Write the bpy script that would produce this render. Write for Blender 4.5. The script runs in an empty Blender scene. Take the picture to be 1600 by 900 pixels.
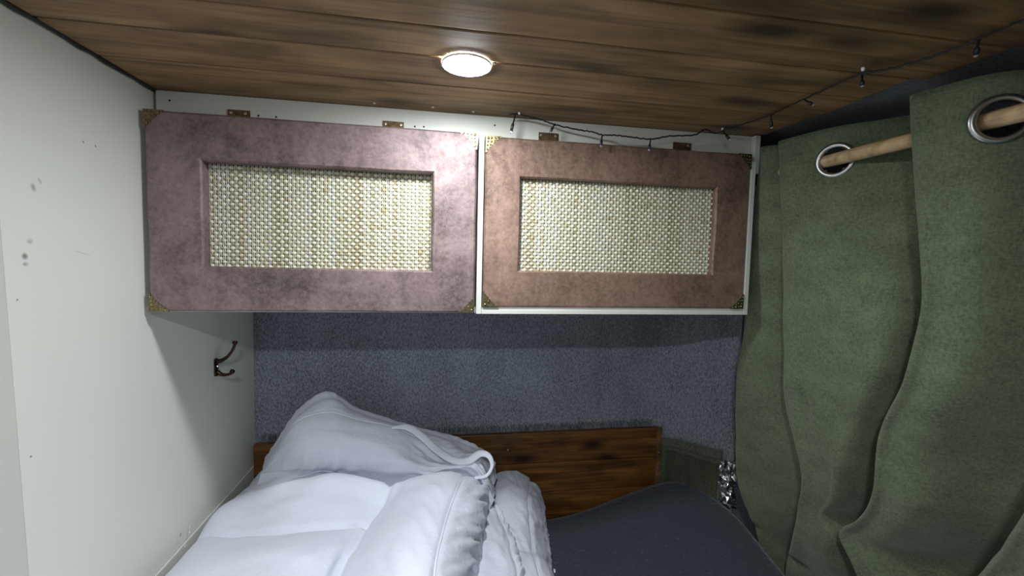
import bpy, bmesh, math, random
import numpy as np
from mathutils import Vector, Matrix, noise

SC = bpy.context.scene
COL = SC.collection
ZO = 1.60                      # eye height above the van floor

# ------------------------------------------------------------------ camera
cam_data = bpy.data.cameras.new('camera')
cam_data.sensor_width = 36.0
cam_data.lens = 680.0 / 1600.0 * 36.0
cam_data.clip_start = 0.02
cam = bpy.data.objects.new('camera', cam_data)
COL.objects.link(cam)
YAW, PITCH, ROLL = -0.1653, -0.0642, 0.0240
fw = Vector((-math.sin(YAW)*math.cos(PITCH), math.cos(YAW)*math.cos(PITCH), math.sin(PITCH)))
rt = Vector((math.cos(YAW), math.sin(YAW), 0.0))
up = rt.cross(fw)
r2 = math.cos(ROLL)*rt + math.sin(ROLL)*up
u2 = -math.sin(ROLL)*rt + math.cos(ROLL)*up
cam.matrix_world = Matrix(((r2.x, u2.x, -fw.x, 0), (r2.y, u2.y, -fw.y, 0), (r2.z, u2.z, -fw.z, ZO), (0, 0, 0, 1)))
SC.camera = cam

# ------------------------------------------------------------------ world, light levels, exposure
world = bpy.data.worlds.new('world')
SC.world = world
world.use_nodes = True
bg = world.node_tree.nodes['Background']
bg.inputs['Color'].default_value = (0.80, 0.90, 1.0, 1)
bg.inputs['Strength'].default_value = 0.09
LAMP_COLOR = (0.90, 0.955, 1.0, 1)
LAMP_NEAR = 165.0              # lens emission of the lamp over the bed
LAMP_REAR = 370.0               # and of the one further down the van
SC.view_settings.view_transform = 'Standard'
SC.view_settings.look = 'None'
SC.view_settings.gamma = 1.0
SC.view_settings.use_curve_mapping = False
SC.view_settings.exposure = 1.2

random.seed(7)

# ------------------------------------------------------------------ helpers: nodes
class NT:
    def __init__(self, name):
        self.m = bpy.data.materials.new(name)
        self.m.use_nodes = True
        self.t = self.m.node_tree
        self.b = self.t.nodes['Principled BSDF']
    def node(self, typ, **kw):
        n = self.t.nodes.new(typ)
        for k, v in kw.items():
            if k.startswith('i_'):
                key = k[2:]
                key = int(key) if key.isdigit() else key.replace('_', ' ')
                self.set(n.inputs[key], v)
            else:
                setattr(n, k, v)
        return n
    def set(self, sock, v):
        if isinstance(v, bpy.types.NodeSocket):
            self.t.links.new(v, sock)
        elif isinstance(v, bpy.types.Node):
            self.t.links.new(v.outputs[0], sock)
        else:
            sock.default_value = v
    def coord(self, kind='Object', scale=(1, 1, 1), offset=None):
        c = self.node('ShaderNodeTexCoord')
        mp = self.node('ShaderNodeMapping')
        self.set(mp.inputs['Vector'], c.outputs[kind])
        self.set(mp.inputs['Scale'], scale)
        if offset is not None:
            self.set(mp.inputs['Location'], offset)
        return mp.outputs[0]
    def noise(self, vec, scale, detail=4, rough=.55, dist=0.0):
        n = self.node('ShaderNodeTexNoise')
        self.set(n.inputs['Vector'], vec)
        n.inputs['Scale'].default_value = scale
        n.inputs['Detail'].default_value = detail
        n.inputs['Roughness'].default_value = rough
        n.inputs['Distortion'].default_value = dist
        return n.outputs[0]
    def ramp(self, fac, stops):
        r = self.node('ShaderNodeValToRGB')
        self.set(r.inputs[0], fac)
        e = r.color_ramp.elements
        while len(e) < len(stops):
            e.new(.5)
        for el, (p, c) in zip(e, stops):
            el.position = p
            el.color = (c, c, c, 1) if isinstance(c, (int, float)) else (*c, 1)
        return r.outputs[0]
    def mix(self, fac, a, b, mode='MIX'):
        n = self.node('ShaderNodeMix', data_type='RGBA', blend_type=mode)
        self.set(n.inputs[0], fac)
        for k, v in ((6, a), (7, b)):
            if isinstance(v, tuple) and len(v) == 3:
                v = (*v, 1)
            self.set(n.inputs[k], v)
        return n.outputs[2]
    def math(self, op, a, b=0.0):
        n = self.node('ShaderNodeMath', operation=op)
        self.set(n.inputs[0], a)
        self.set(n.inputs[1], b)
        return n.outputs[0]
    def bump(self, h, strength=.3, dist=.002):
        n = self.node('ShaderNodeBump')
        self.set(n.inputs['Height'], h)
        n.inputs['Strength'].default_value = strength
        n.inputs['Distance'].default_value = dist
        self.set(self.b.inputs['Normal'], n.outputs[0])
    def color(self, c):
        if isinstance(c, tuple) and len(c) == 3:
            c = (*c, 1)
        self.set(self.b.inputs['Base Color'], c)
    def p(self, **kw):
        for k, v in kw.items():
            self.set(self.b.inputs[k.replace('_', ' ')], v)

# ------------------------------------------------------------------ helpers: meshes
class MB:
    """collects geometry for one mesh"""
    def __init__(self):
        self.v, self.f = [], []
    def add(self, vs, fs):
        o = len(self.v)
        self.v += [tuple(p) for p in vs]
        self.f += [tuple(i+o for i in f) for f in fs]
        return self
    def box(self, x0, x1, y0, y1, z0, z1):
        vs = [(x, y, z) for x in (x0, x1) for y in (y0, y1) for z in (z0, z1)]
        return self.add(vs, [(0, 1, 3, 2), (4, 6, 7, 5), (0, 4, 5, 1), (2, 3, 7, 6), (0, 2, 6, 4), (1, 5, 7, 3)])
    def grid(self, P, close_u=False):
        R, Cn = len(P), len(P[0])
        vs = [p for r in P for p in r]
        fs = []
        for i in range(R-1):
            for j in range(Cn-1 + (1 if close_u else 0)):
                k = (j+1) % Cn
                fs.append((i*Cn+j, i*Cn+k, (i+1)*Cn+k, (i+1)*Cn+j))
        return self.add(vs, fs)
    def tube(self, path, r, n=8, caps=True, flat=None):
        """swept tube; r number or list; flat=(width,thickness,up) makes a ribbon"""
        pts = [Vector(p) for p in path]
        rs = r if isinstance(r, (list, tuple)) else [r]*len(pts)
        t0 = (pts[1]-pts[0]).normalized()
        a = Vector((0, 0, 1)) if abs(t0.z) < .9 else Vector((1, 0, 0))
        nrm = (a - t0*a.dot(t0)).normalized()
        rings = []
        for i, p in enumerate(pts):
            t = (pts[min(i+1, len(pts)-1)]-pts[max(i-1, 0)]).normalized()
            nrm = (nrm - t*nrm.dot(t)).normalized()
            bi = t.cross(nrm)
            sx = sy = rs[i]
            if flat:
                sx, sy = flat[0]*rs[i], flat[1]*rs[i]
            rings.append([p + nrm*math.cos(q*2*math.pi/n)*sx + bi*math.sin(q*2*math.pi/n)*sy for q in range(n)])
        base = len(self.v)
        self.grid(rings, close_u=True)
        if caps:
            self.f.append(tuple(base+q for q in range(n)))
            e = base+(len(pts)-1)*n
            self.f.append(tuple(e+q for q in reversed(range(n))))
        return self
    def lathe(self, prof, center, axis='Z', n=32):
        """prof: list of (radius, height)"""
        rings = []
        for r, h in prof:
            ring = []
            for q in range(n):
                c, s = math.cos(q*2*math.pi/n)*r, math.sin(q*2*math.pi/n)*r
                if axis == 'Z': d = (c, s, h)
                elif axis == 'Y': d = (c, h, s)
                else: d = (h, c, s)
                ring.append((center[0]+d[0], center[1]+d[1], center[2]+d[2]))
            rings.append(ring)
        return self.grid(rings, close_u=True)
    def build(self, name, mat, parent=None, smooth=False, bevel=0, kind=None, recalc=True):
        me = bpy.data.meshes.new(name)
        me.from_pydata(self.v, [], self.f)
        if recalc:
            bm = bmesh.new(); bm.from_mesh(me)
            bmesh.ops.recalc_face_normals(bm, faces=bm.faces)
            bm.to_mesh(me); bm.free()
        if mat:
            me.materials.append(mat)
        o = bpy.data.objects.new(name, me)
        COL.objects.link(o)
        if parent:
            o.parent = parent
        if smooth:
            for p in me.polygons: p.use_smooth = True
        if bevel:
            b = o.modifiers.new('bevel', 'BEVEL'); b.width = bevel; b.segments = 2; b.limit_method = 'ANGLE'
        if kind:
            o['kind'] = kind
        return o

def Z(z): return z+ZO
def tag(o, label=None, cat=None, group=None, kind=None):
    if label: o['label'] = label
    if cat: o['category'] = cat
    if group: o['group'] = group
    if kind: o['kind'] = kind
    return o
def empty(name, loc, **kw):
    """an Empty at the base of a thing; parts keep world coordinates"""
    o = bpy.data.objects.new(name, None)
    o.location = loc
    o.empty_display_size = .05
    COL.objects.link(o)
    return tag(o, **kw)
def part(mb, name, mat, parent, **kw):
    o = mb.build(name, mat, parent, **kw)
    loc = Vector((0, 0, 0)); q = parent
    while q is not None:
        loc += Vector(q.location); q = q.parent
    if loc.length > 0:
        o.data.transform(Matrix.Translation(-loc))
    return o

def cr(P, t):
    """Catmull-Rom along axis 0 of array P at parameter array t (0..n-1)"""
    P = np.asarray(P, float)
    n = len(P)
    t = np.clip(np.asarray(t, float), 0, n-1-1e-9)
    i = t.astype(int); f = (t-i)
    def g(k): return P[np.clip(k, 0, n-1)]
    p0, p1, p2, p3 = g(i-1), g(i), g(i+1), g(i+2)
    p0 = np.where((i == 0).reshape((-1,)+(1,)*(P.ndim-1)), 2*p1-p2, p0)
    p3 = np.where((i == n-2).reshape((-1,)+(1,)*(P.ndim-1)), 2*p2-p1, p3)
    f = f.reshape((-1,)+(1,)*(P.ndim-1))
    return .5*((2*p1)+(-p0+p2)*f+(2*p0-5*p1+4*p2-p3)*f*f+(-p0+3*p1-3*p2+p3)*f**3)
def smooth_path(pts, k=8):
    n = len(pts)
    return [tuple(p) for p in cr(np.array(pts), np.linspace(0, n-1, (n-1)*k+1))]

# ------------------------------------------------------------------ measured shapes (metres, heights from eye level)
NET_MAIN=[
[[-.57,1.26,-.84],[-.57,1.26,-.78],[-.4,1.25,-.74],[-.3,1.24,-.72],[-.22,1.24,-.72],[-.14,1.24,-.72],[-.05,1.25,-.72],[.02,1.25,-.72],[.07,1.25,-.73],[.085,1.24,-.75],[.095,1.24,-.8],[.09,1.24,-.88]],
[[-.572,1.22,-.86],[-.565,1.335,-.727],[-.43,1.2,-.615],[-.342,1.2,-.595],[-.253,1.2,-.586],[-.123,1.17,-.605],[-.048,1.17,-.592],[.03,1.18,-.59],[.076,1.19,-.609],[.117,1.19,-.636],[.133,1.18,-.678],[.09,1.16,-.88]],
[[-.572,1.1,-.88],[-.565,1.191,-.672],[-.451,1.152,-.635],[-.336,1.123,-.605],[-.229,1.124,-.611],[-.14,1.116,-.635],[-.08,1.083,-.59],[-.004,1.057,-.558],[.052,1.048,-.565],[.1,1.064,-.6],[.122,1.096,-.67],[.075,1.08,-.88]],
[[-.572,1.02,-.88],[-.565,1.098,-.687],[-.451,1.064,-.655],[-.337,1.032,-.632],[-.225,1.036,-.634],[-.165,1.056,-.645],[-.091,.998,-.59],[-.024,.961,-.555],[.029,.949,-.562],[.082,.969,-.61],[.107,1.011,-.69],[.08,1.0,-.88]],
[[-.572,.93,-.88],[-.565,1.001,-.686],[-.412,.955,-.632],[-.294,.92,-.605],[-.217,.938,-.618],[-.18,.961,-.64],[-.1,.892,-.575],[-.04,.863,-.545],[.013,.846,-.552],[.064,.877,-.61],[.093,.938,-.7],[.09,.94,-.88]],
[[-.572,.82,-.88],[-.566,.84,-.68],[-.422,.871,-.645],[-.284,.835,-.615],[-.22,.85,-.624],[-.196,.887,-.645],[-.112,.796,-.575],[-.056,.749,-.54],[.0,.739,-.55],[.049,.787,-.62],[.075,.851,-.71],[.09,.82,-.88]],
[[-.572,.6,-.88],[-.566,.62,-.69],[-.45,.6,-.65],[-.36,.6,-.635],[-.27,.6,-.635],[-.2,.6,-.67],[-.12,.6,-.61],[-.05,.6,-.575],[.0,.6,-.59],[.05,.6,-.65],[.075,.6,-.74],[.08,.6,-.88]],
[[-.572,.3,-.88],[-.566,.32,-.7],[-.45,.3,-.66],[-.36,.3,-.65],[-.27,.3,-.65],[-.2,.3,-.68],[-.12,.3,-.63],[-.05,.3,-.6],[.0,.3,-.61],[.05,.3,-.67],[.075,.3,-.76],[.08,.3,-.88]],
[[-.572,.12,-.88],[-.566,.13,-.8],[-.45,.1,-.77],[-.36,.1,-.76],[-.27,.1,-.76],[-.2,.1,-.77],[-.12,.1,-.76],[-.05,.1,-.75],[.0,.1,-.76],[.05,.1,-.78],[.075,.1,-.82],[.08,.1,-.88]]]
NET_BACK=[
[[-.57,1.47,-.88],[-.5,1.47,-.8],[-.42,1.46,-.75],[-.3,1.46,-.74],[-.2,1.46,-.74],[-.1,1.46,-.76],[.0,1.46,-.78],[.08,1.45,-.8],[.14,1.44,-.84],[.17,1.42,-.88]],
[[-.535,1.44,-.654],[-.487,1.42,-.581],[-.42,1.4,-.489],[-.329,1.38,-.437],[-.239,1.38,-.488],[-.088,1.38,-.543],[.037,1.38,-.582],[.132,1.37,-.618],[.173,1.36,-.654],[.189,1.34,-.709]],
[[-.526,1.4,-.646],[-.47,1.37,-.563],[-.402,1.34,-.47],[-.318,1.33,-.419],[-.231,1.33,-.467],[-.085,1.33,-.52],[.032,1.33,-.559],[.115,1.32,-.591],[.159,1.31,-.626],[.178,1.29,-.682]],
[[-.513,1.36,-.639],[-.459,1.33,-.562],[-.399,1.295,-.474],[-.31,1.285,-.444],[-.223,1.285,-.47],[-.122,1.285,-.498],[-.029,1.285,-.545],[.054,1.275,-.58],[.129,1.26,-.585],[.169,1.25,-.673]],
[[-.505,1.33,-.634],[-.453,1.3,-.573],[-.379,1.25,-.514],[-.293,1.235,-.497],[-.209,1.235,-.512],[-.114,1.24,-.533],[-.052,1.26,-.568],[.013,1.26,-.598],[.113,1.225,-.576],[.167,1.22,-.684]],
[[-.501,1.31,-.636],[-.446,1.28,-.607],[-.37,1.24,-.579],[-.283,1.225,-.573],[-.19,1.225,-.582],[-.103,1.22,-.591],[-.032,1.225,-.604],[.039,1.21,-.591],[.111,1.195,-.591],[.158,1.19,-.693]],
[[-.501,1.3,-.646],[-.445,1.275,-.636],[-.375,1.255,-.636],[-.289,1.25,-.644],[-.194,1.25,-.657],[-.104,1.24,-.663],[-.032,1.235,-.656],[.041,1.23,-.643],[.114,1.215,-.664],[.147,1.19,-.719]],
[[-.57,1.3,-.88],[-.5,1.28,-.88],[-.42,1.27,-.88],[-.3,1.27,-.88],[-.2,1.27,-.88],[-.1,1.27,-.88],[-.03,1.27,-.88],[.03,1.26,-.88],[.09,1.25,-.88],[.12,1.24,-.88]]]
NET_HEM=[
[[-.572,1.4,-.88],[-.562,1.464,-.706],[-.457,1.3,-.622],[-.379,1.27,-.611],[-.272,1.25,-.611],[.0,1.25,-.72]],
[[-.572,1.36,-.88],[-.565,1.438,-.707],[-.455,1.285,-.629],[-.373,1.25,-.613],[-.267,1.23,-.603],[.0,1.22,-.74]],
[[-.572,1.3,-.88],[-.566,1.367,-.708],[-.459,1.25,-.637],[-.382,1.25,-.629],[-.27,1.24,-.621],[.0,1.18,-.76]],
[[-.572,1.2,-.88],[-.566,1.261,-.69],[-.469,1.22,-.664],[-.381,1.22,-.658],[-.263,1.21,-.655],[.0,1.1,-.8]],
[[-.572,1.1,-.88],[-.568,1.181,-.681],[-.474,1.19,-.682],[-.377,1.18,-.683],[-.255,1.17,-.686],[.0,1.0,-.82]]]
NET_LOW=[
[[.0,1.46,-.88],[.15,1.46,-.86],[.22,1.46,-.84],[.29,1.46,-.83],[.345,1.45,-.84],[.37,1.45,-.88],[.36,1.44,-.9]],
[[.0,1.43,-.75],[.192,1.43,-.734],[.247,1.43,-.725],[.304,1.43,-.745],[.346,1.43,-.789],[.368,1.43,-.843],[.37,1.4,-.905]],
[[.0,1.38,-.72],[.17,1.37,-.723],[.233,1.37,-.712],[.287,1.37,-.737],[.328,1.37,-.784],[.358,1.37,-.848],[.365,1.35,-.905]],
[[.0,1.3,-.7],[.13,1.28,-.741],[.209,1.28,-.732],[.266,1.28,-.75],[.309,1.285,-.794],[.346,1.3,-.867],[.355,1.29,-.905]],
[[.0,1.2,-.71],[.14,1.18,-.769],[.205,1.185,-.762],[.257,1.19,-.775],[.301,1.21,-.813],[.34,1.235,-.881],[.345,1.22,-.905]],
[[.0,1.12,-.72],[.166,1.1,-.783],[.21,1.105,-.784],[.249,1.11,-.791],[.289,1.135,-.823],[.331,1.165,-.896],[.34,1.15,-.905]],
[[.0,1.02,-.72],[.1,1.02,-.74],[.17,1.02,-.745],[.23,1.02,-.755],[.28,1.02,-.78],[.32,1.04,-.86],[.32,1.04,-.905]],
[[.0,.7,-.75],[.1,.7,-.76],[.17,.7,-.765],[.23,.7,-.77],[.28,.7,-.8],[.32,.7,-.86],[.32,.7,-.905]],
[[.0,.3,-.78],[.1,.3,-.79],[.17,.3,-.79],[.23,.3,-.8],[.28,.3,-.82],[.31,.3,-.87],[.31,.3,-.905]],
[[.0,.12,-.89],[.1,.12,-.89],[.17,.12,-.89],[.23,.12,-.89],[.28,.12,-.89],[.3,.12,-.9],[.3,.12,-.905]]]
NET_FOLD=[
[[.0,1.27,-.8],[.08,1.27,-.8],[.11,1.26,-.8],[.13,1.26,-.82],[.14,1.25,-.86],[.13,1.25,-.89]],
[[.097,1.22,-.714],[.128,1.22,-.716],[.151,1.22,-.716],[.162,1.22,-.722],[.17,1.22,-.736],[.14,1.22,-.89]],
[[.092,1.15,-.7],[.127,1.155,-.702],[.158,1.16,-.713],[.177,1.165,-.727],[.193,1.17,-.752],[.17,1.16,-.89]],
[[.085,1.06,-.696],[.127,1.07,-.699],[.162,1.08,-.71],[.187,1.085,-.726],[.21,1.095,-.757],[.19,1.07,-.89]],
[[.08,.98,-.69],[.123,1.0,-.7],[.16,1.01,-.707],[.185,1.015,-.724],[.208,1.02,-.753],[.19,1.0,-.89]],
[[.075,.91,-.692],[.12,.93,-.706],[.166,.935,-.711],[.186,.94,-.723],[.202,.95,-.747],[.185,.94,-.89]],
[[.0,.75,-.69],[.06,.75,-.69],[.1,.75,-.69],[.13,.75,-.7],[.15,.76,-.74],[.15,.76,-.89]],
[[.0,.4,-.72],[.06,.4,-.72],[.1,.4,-.72],[.13,.4,-.73],[.15,.4,-.77],[.15,.4,-.89]],
[[.0,.14,-.86],[.06,.14,-.86],[.1,.14,-.86],[.13,.14,-.86],[.15,.14,-.87],[.15,.14,-.89]]]
CURTAIN_Z=[.3,.2305,.15,.05,-.07,-.2,-.32,-.44,-.5,-.55,-.6,-.65,-.7,-.76,-.86,-1.0,-1.2]
CURTAIN_X=[.8,.802,.805,.808,.815,.825,.846,.87,.885,.898,.91,.923,.935,.962,1.005,1.011,1.02]
CURTAIN_EDGE=[1.007,1.014,1.021,1.03,1.043,1.063,1.098,1.131,1.148,1.159,1.164,1.169,1.167,1.169,1.17,1.17,1.17]
CURTAIN_RIDGE1=[.945,.938,.932,.925,.92,.917,.929,.914,.906,.916,.933,.949,.967,1.0,1.056,1.062,1.062]
CURTAIN_RIDGE2=[.651,.645,.636,.624,.617,.644,.696,.716,.741,.776,.817,.796,.778,.778,.778,.778,.778]
CURTAIN_RIDGE3=[.377,.378,.38,.39,.405,.43,.47,.52,.55,.575,.605,.634,.66,.69,.72,.724,.73]
CURTAIN_KNEE1=[.633,.633,.633,.633,.632,.674,.738,.799,.822,.841,.855,.864,.874,.875,.875,.875,.875]


# ------------------------------------------------------------------ materials
def mat_wood(name, dark, mid, light, scale=1.0, rough=.5, knots=True, stretch=1.6, axis=0):
    n = NT(name)
    oi = n.node('ShaderNodeObjectInfo')
    off = n.node('ShaderNodeCombineXYZ')
    n.set(off.inputs[0], n.math('MULTIPLY', oi.outputs['Random'], 17.0))
    n.set(off.inputs[1], n.math('MULTIPLY', oi.outputs['Random'], 9.0))
    n.set(off.inputs[2], n.math('MULTIPLY', oi.outputs['Random'], 5.0))
    sc_ = [24*scale]*3; sc_[axis] = stretch*scale
    v1 = n.coord(scale=tuple(sc_), offset=off.outputs[0])
    v2 = n.coord(scale=(3.0*scale, 9*scale, 9*scale), offset=off.outputs[0])
    grain = n.noise(v1, 2.2, 6, .62, .6)
    blot = n.noise(v2, 1.2, 3, .6, .4)
    col = n.ramp(grain, [(.24, dark), (.52, mid), (.82, light)])
    b = n.ramp(blot, [(.30, .38), (.48, .85), (.68, 1.2)])
    col = n.mix(1.0, col, b, 'MULTIPLY')
    if knots:
        v3 = n.coord(scale=(3.1*scale, 8.0*scale, 8.0*scale), offset=off.outputs[0])
        vo = n.node('ShaderNodeTexVoronoi', feature='F1')
        n.set(vo.inputs['Vector'], v3); vo.inputs['Scale'].default_value = 1.0
        k = n.ramp(vo.outputs['Distance'], [(.07, .16), (.17, .6), (.28, 1.0)])
        col = n.mix(1.0, col, k, 'MULTIPLY')
    tone = n.ramp(oi.outputs['Random'], [(0.0, .84), (1.0, 1.14)])
    col = n.mix(1.0, col, tone, 'MULTIPLY')
    n.color(col)
    n.p(Roughness=rough)
    n.bump(grain, .25, .0015)
    return n.m

def mat_paint(name, col, rough=.45, grime=.08, marks=()):
    n = NT(name)
    v = n.coord()
    nz = n.noise(v, 5, 5, .6)
    c = n.mix(n.ramp(nz, [(.35, 0.0), (.75, grime)]), col, tuple(x*.72 for x in col))
    for (cx, cy, cz, a, b, ang, dark, soft) in marks:      # smudges and nail holes on the wall face (y,z plane)
        co = n.node('ShaderNodeTexCoord')
        mp = n.node('ShaderNodeMapping', vector_type='TEXTURE')
        n.set(mp.inputs['Vector'], co.outputs['Object'])
        mp.inputs['Location'].default_value = (cx, cy, cz)
        mp.inputs['Rotation'].default_value = (ang, 0, 0)
        mp.inputs['Scale'].default_value = (1, a, b)
        ln = n.node('ShaderNodeVectorMath', operation='LENGTH')
        wob = n.noise(v, 90, 3, .6)
        n.set(ln.inputs[0], mp.outputs[0])
        d = n.math('ADD', ln.outputs['Value'], n.math('MULTIPLY', n.math('SUBTRACT', wob, .5), 1.3*soft))
        c = n.mix(n.ramp(d, [(max(0, 1-soft), dark), (1.0, 0.0)]), c, (.09, .10, .14))
    n.color(c)
    n.p(Roughness=rough)
    n.bump(n.noise(v, 60, 4, .6), .06, .001)
    return n.m

def mat_plain(name, col, rough=.5, metal=0.0, bump=0.0, bscale=80, var=.25):
    n = NT(name)
    v = n.coord()
    nz = n.noise(v, bscale, 4, .6)
    n.color(n.mix(n.ramp(nz, [(.3, 0.0), (.7, 1.0)]), tuple(x*(1-var) for x in col), tuple(min(1, x*(1+var)) for x in col)))
    n.p(Roughness=rough, Metallic=metal)
    if bump: n.bump(nz, bump, .001)
    return n.m

def mat_felt(name, lo, hi):
    n = NT(name)
    v = n.coord(scale=(1, 1, .55))
    a = n.noise(v, 210, 5, .75)
    b = n.noise(v, 9, 3, .5)
    f = n.math('ADD', n.math('MULTIPLY', a, .85), n.math('MULTIPLY', b, .15))
    n.color(n.ramp(f, [(.36, lo), (.64, hi)]))
    n.p(Roughness=.95)
    n.b.inputs['Sheen Weight'].default_value = .25
    n.bump(a, .8, .004)
    return n.m

def mat_weave(name, lo, hi, sc=260, streak=22):
    n = NT(name)
    v = n.coord(scale=(.6, .6, 1.0))
    w = n.noise(n.coord(scale=(1.2, 1.2, .5)), sc, 3, .7)
    h = n.noise(n.coord(scale=(.5, .5, 1.6)), sc, 3, .7)
    b = n.noise(v, streak, 4, .6)
    f = n.math('ADD', n.math('MULTIPLY', n.math('ADD', w, h), .38), n.math('MULTIPLY', b, .24))
    n.color(n.ramp(f, [(.38, lo), (.62, hi)]))
    n.p(Roughness=.92)
    n.b.inputs['Sheen Weight'].default_value = .2
    n.bump(n.math('ADD', w, h), .35, .0012)
    return n.m

def mat_copper(name, c0, c1, c2):
    """hammered leather-like metallic paint"""
    n = NT(name)
    v = n.coord()
    a = n.noise(n.coord(scale=(1, 1, 1.3)), 7, 5, .65, .8)
    g = n.noise(v, 130, 4, .7)
    s = n.noise(n.coord(scale=(3, 3, .6)), 11, 3, .6, .5)
    f = n.math('ADD', n.math('MULTIPLY', a, .45), n.math('ADD', n.math('MULTIPLY', g, .38), n.math('MULTIPLY', s, .17)))
    n.color(n.ramp(f, [(.36, c0), (.5, c1), (.66, c2)]))
    n.p(Roughness=n.ramp(a, [(.3, .66), (.7, .56)]), Metallic=.25)
    n.bump(g, .5, .0015)
    return n.m

M = {}
M['ceiling_wood'] = mat_wood('stained_ceiling_pine', (.085, .048, .021), (.265, .158, .072), (.38, .245, .125), rough=.62, stretch=.8)
M['head_wood'] = mat_wood('stained_headboard_pine', (.040, .014, .004), (.18, .072, .014), (.36, .165, .036), 1.2, .42)
M['batten_wood'] = mat_wood('batten_pine', (.10, .05, .018), (.20, .11, .045), (.27, .16, .07), 1.5, .5, False)
M['rod_wood'] = mat_wood('rod_pine', (.30, .19, .09), (.50, .35, .19), (.62, .46, .27), 2.5, .5, False, .6, 1)
XLW = -.589
marks = [(XLW, .752, Z(.089), .005, .008, .4, .55, .8), (XLW, .763, Z(.101), .003, .007, .7, .4, .8),
         (XLW, .733, Z(-.011), .006, .006, 0, .8, .7), (XLW, .733, Z(-.023), .006, .004, 0, .6, .8), (XLW, .742, Z(.010), .006, .005, 0, .45, .8),
         (XLW, .847, Z(.179), .0028, .0014, -.7, .95, .4), (XLW, .873, Z(.179), .0028, .0014, -.7, .95, .4),
         (XLW, .837, Z(-.006), .026, .0014, -.25, .25, .7), (XLW, .719, Z(-.073), .0017, .0017, 0, .8, .4), (XLW, .728, Z(-.305), .0017, .0017, 0, .9, .4),
         (XLW, 1.088, Z(-.659), .005, .006, 0, .55, .7), (XLW, 1.076, Z(-.671), .003, .003, 0, .5, .7)]
M['wall_paint'] = mat_paint('wall_paint', (.73, .738, .67), .42, .08, marks)
M['trim_paint'] = mat_paint('trim_paint', (.60, .60, .54), .45, .2)
M['fascia_paint'] = mat_paint('cabinet_paint', (.66, .67, .59), .45, .1)
M['felt'] = mat_felt('grey_carpet_felt', (.083, .093, .108), (.385, .425, .48))
M['felt_dark'] = mat_felt('darkened_carpet_felt', (.034, .040, .048), (.175, .195, .225))  # darker copy of the grey felt; puts the right wall's shade into the colour
M['pocket'] = mat_felt('olive_felt', (.045, .050, .030), (.155, .168, .11))
M['pouch'] = mat_felt('dark_olive_felt', (.020, .023, .010), (.085, .092, .045))
M['curtain'] = mat_weave('olive_linen', (.056, .076, .040), (.160, .196, .112))
M['door_left'] = mat_copper('plum_copper_paint', (.088, .060, .059), (.212, .150, .145), (.33, .245, .235))
M['door_right'] = mat_copper('tan_copper_paint', (.095, .056, .040), (.228, .142, .105), (.36, .238, .18))
M['brass'] = mat_plain('antique_brass', (.24, .20, .11), .36, 1.0, .5, 300, .5)
M['bronze'] = mat_plain('dark_bronze', (.055, .030, .022), .32, .9, .2, 120, .3)
M['hinge_metal'] = mat_plain('aged_hinge_brass', (.19, .12, .065), .45, .8, .2, 150, .4)
M['steel'] = mat_plain('brushed_steel', (.42, .41, .40), .32, 1.0, .05, 200, .12)
M['screw'] = mat_plain('bright_screw', (.75, .74, .70), .3, .9, 0, 200, .1)
M['black_plastic'] = mat_plain('black_plastic', (.012, .013, .016), .4, 0, .05)
M['white_plastic'] = mat_plain('white_plastic', (.8, .8, .8), .35, 0, .03)
M['dark_gap'] = mat_plain('dark_backing', (.10, .085, .06), .9)
M['floor'] = mat_wood('floor_laminate', (.06, .04, .025), (.14, .10, .06), (.2, .15, .1))
M['platform'] = mat_wood('platform_board', (.16, .11, .06), (.28, .2, .12), (.36, .27, .17))

n = NT('bulb_glass'); n.color((.9, .95, 1.0)); n.p(Roughness=.08); n.b.inputs['Transmission Weight'].default_value = .8
M['bulb'] = n.m

n = NT('cane_strip')
at = n.node('ShaderNodeAttribute', attribute_name='tone')
n.color(n.ramp(at.outputs['Fac'], [(0.0, (.07, .05, .025)), (.25, (.42, .34, .19)), (.6, (.66, .63, .47)), (.8, (.70, .68, .54)), (1.0, (.64, .66, .66))]))
n.p(Roughness=.5)
M['cane'] = n.m

n = NT('white_cotton')
v = n.coord()
w1 = n.noise(n.coord(scale=(1, 1.8, 1)), 30, 6, .66, 1.0)
w2 = n.noise(v, 420, 2, .5)
n.color((.70, .72, .81))
n.p(Roughness=.75)
n.b.inputs['Sheen Weight'].default_value = .15
n.bump(n.math('ADD', w1, n.math('MULTIPLY', w2, .08)), .45, .006)
M['cotton'] = n.m
n = NT('white_cotton_band')
n.color((.70, .725, .785)); n.p(Roughness=.6); n.bump(n.noise(n.coord(), 60, 4, .6), .2, .003)
M['band'] = n.m

n = NT('charcoal_cover')
v = n.coord()
q = n.node('ShaderNodeTexVoronoi', feature='DISTANCE_TO_EDGE')
n.set(q.inputs['Vector'], n.coord(scale=(1, 1, .2))); q.inputs['Scale'].default_value = 42
f1 = n.noise(v, 300, 4, .7)
lint = n.ramp(n.noise(n.coord(scale=(1, 2.2, 1)), 75, 4, .75, 1.5), [(.60, 0.0), (.66, .42)])
c = n.mix(f1, (.016, .020, .029), (.040, .047, .066))
n.color(n.mix(lint, c, (.20, .21, .22)))
n.p(Roughness=.85)
n.b.inputs['Sheen Weight'].default_value = .2
n.bump(n.math('ADD', n.math('MULTIPLY', q.outputs[0], 2.0), n.math('MULTIPLY', f1, .25)), .6, .004)
M['mattress'] = n.m

n = NT('crinkled_foil')
n.color((.78, .79, .80)); n.p(Roughness=.22, Metallic=1.0)
vv = n.node('ShaderNodeTexVoronoi'); n.set(vv.inputs['Vector'], n.coord()); vv.inputs['Scale'].default_value = 70
n.bump(vv.outputs[0], .35, .004)
M['foil'] = n.m

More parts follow.
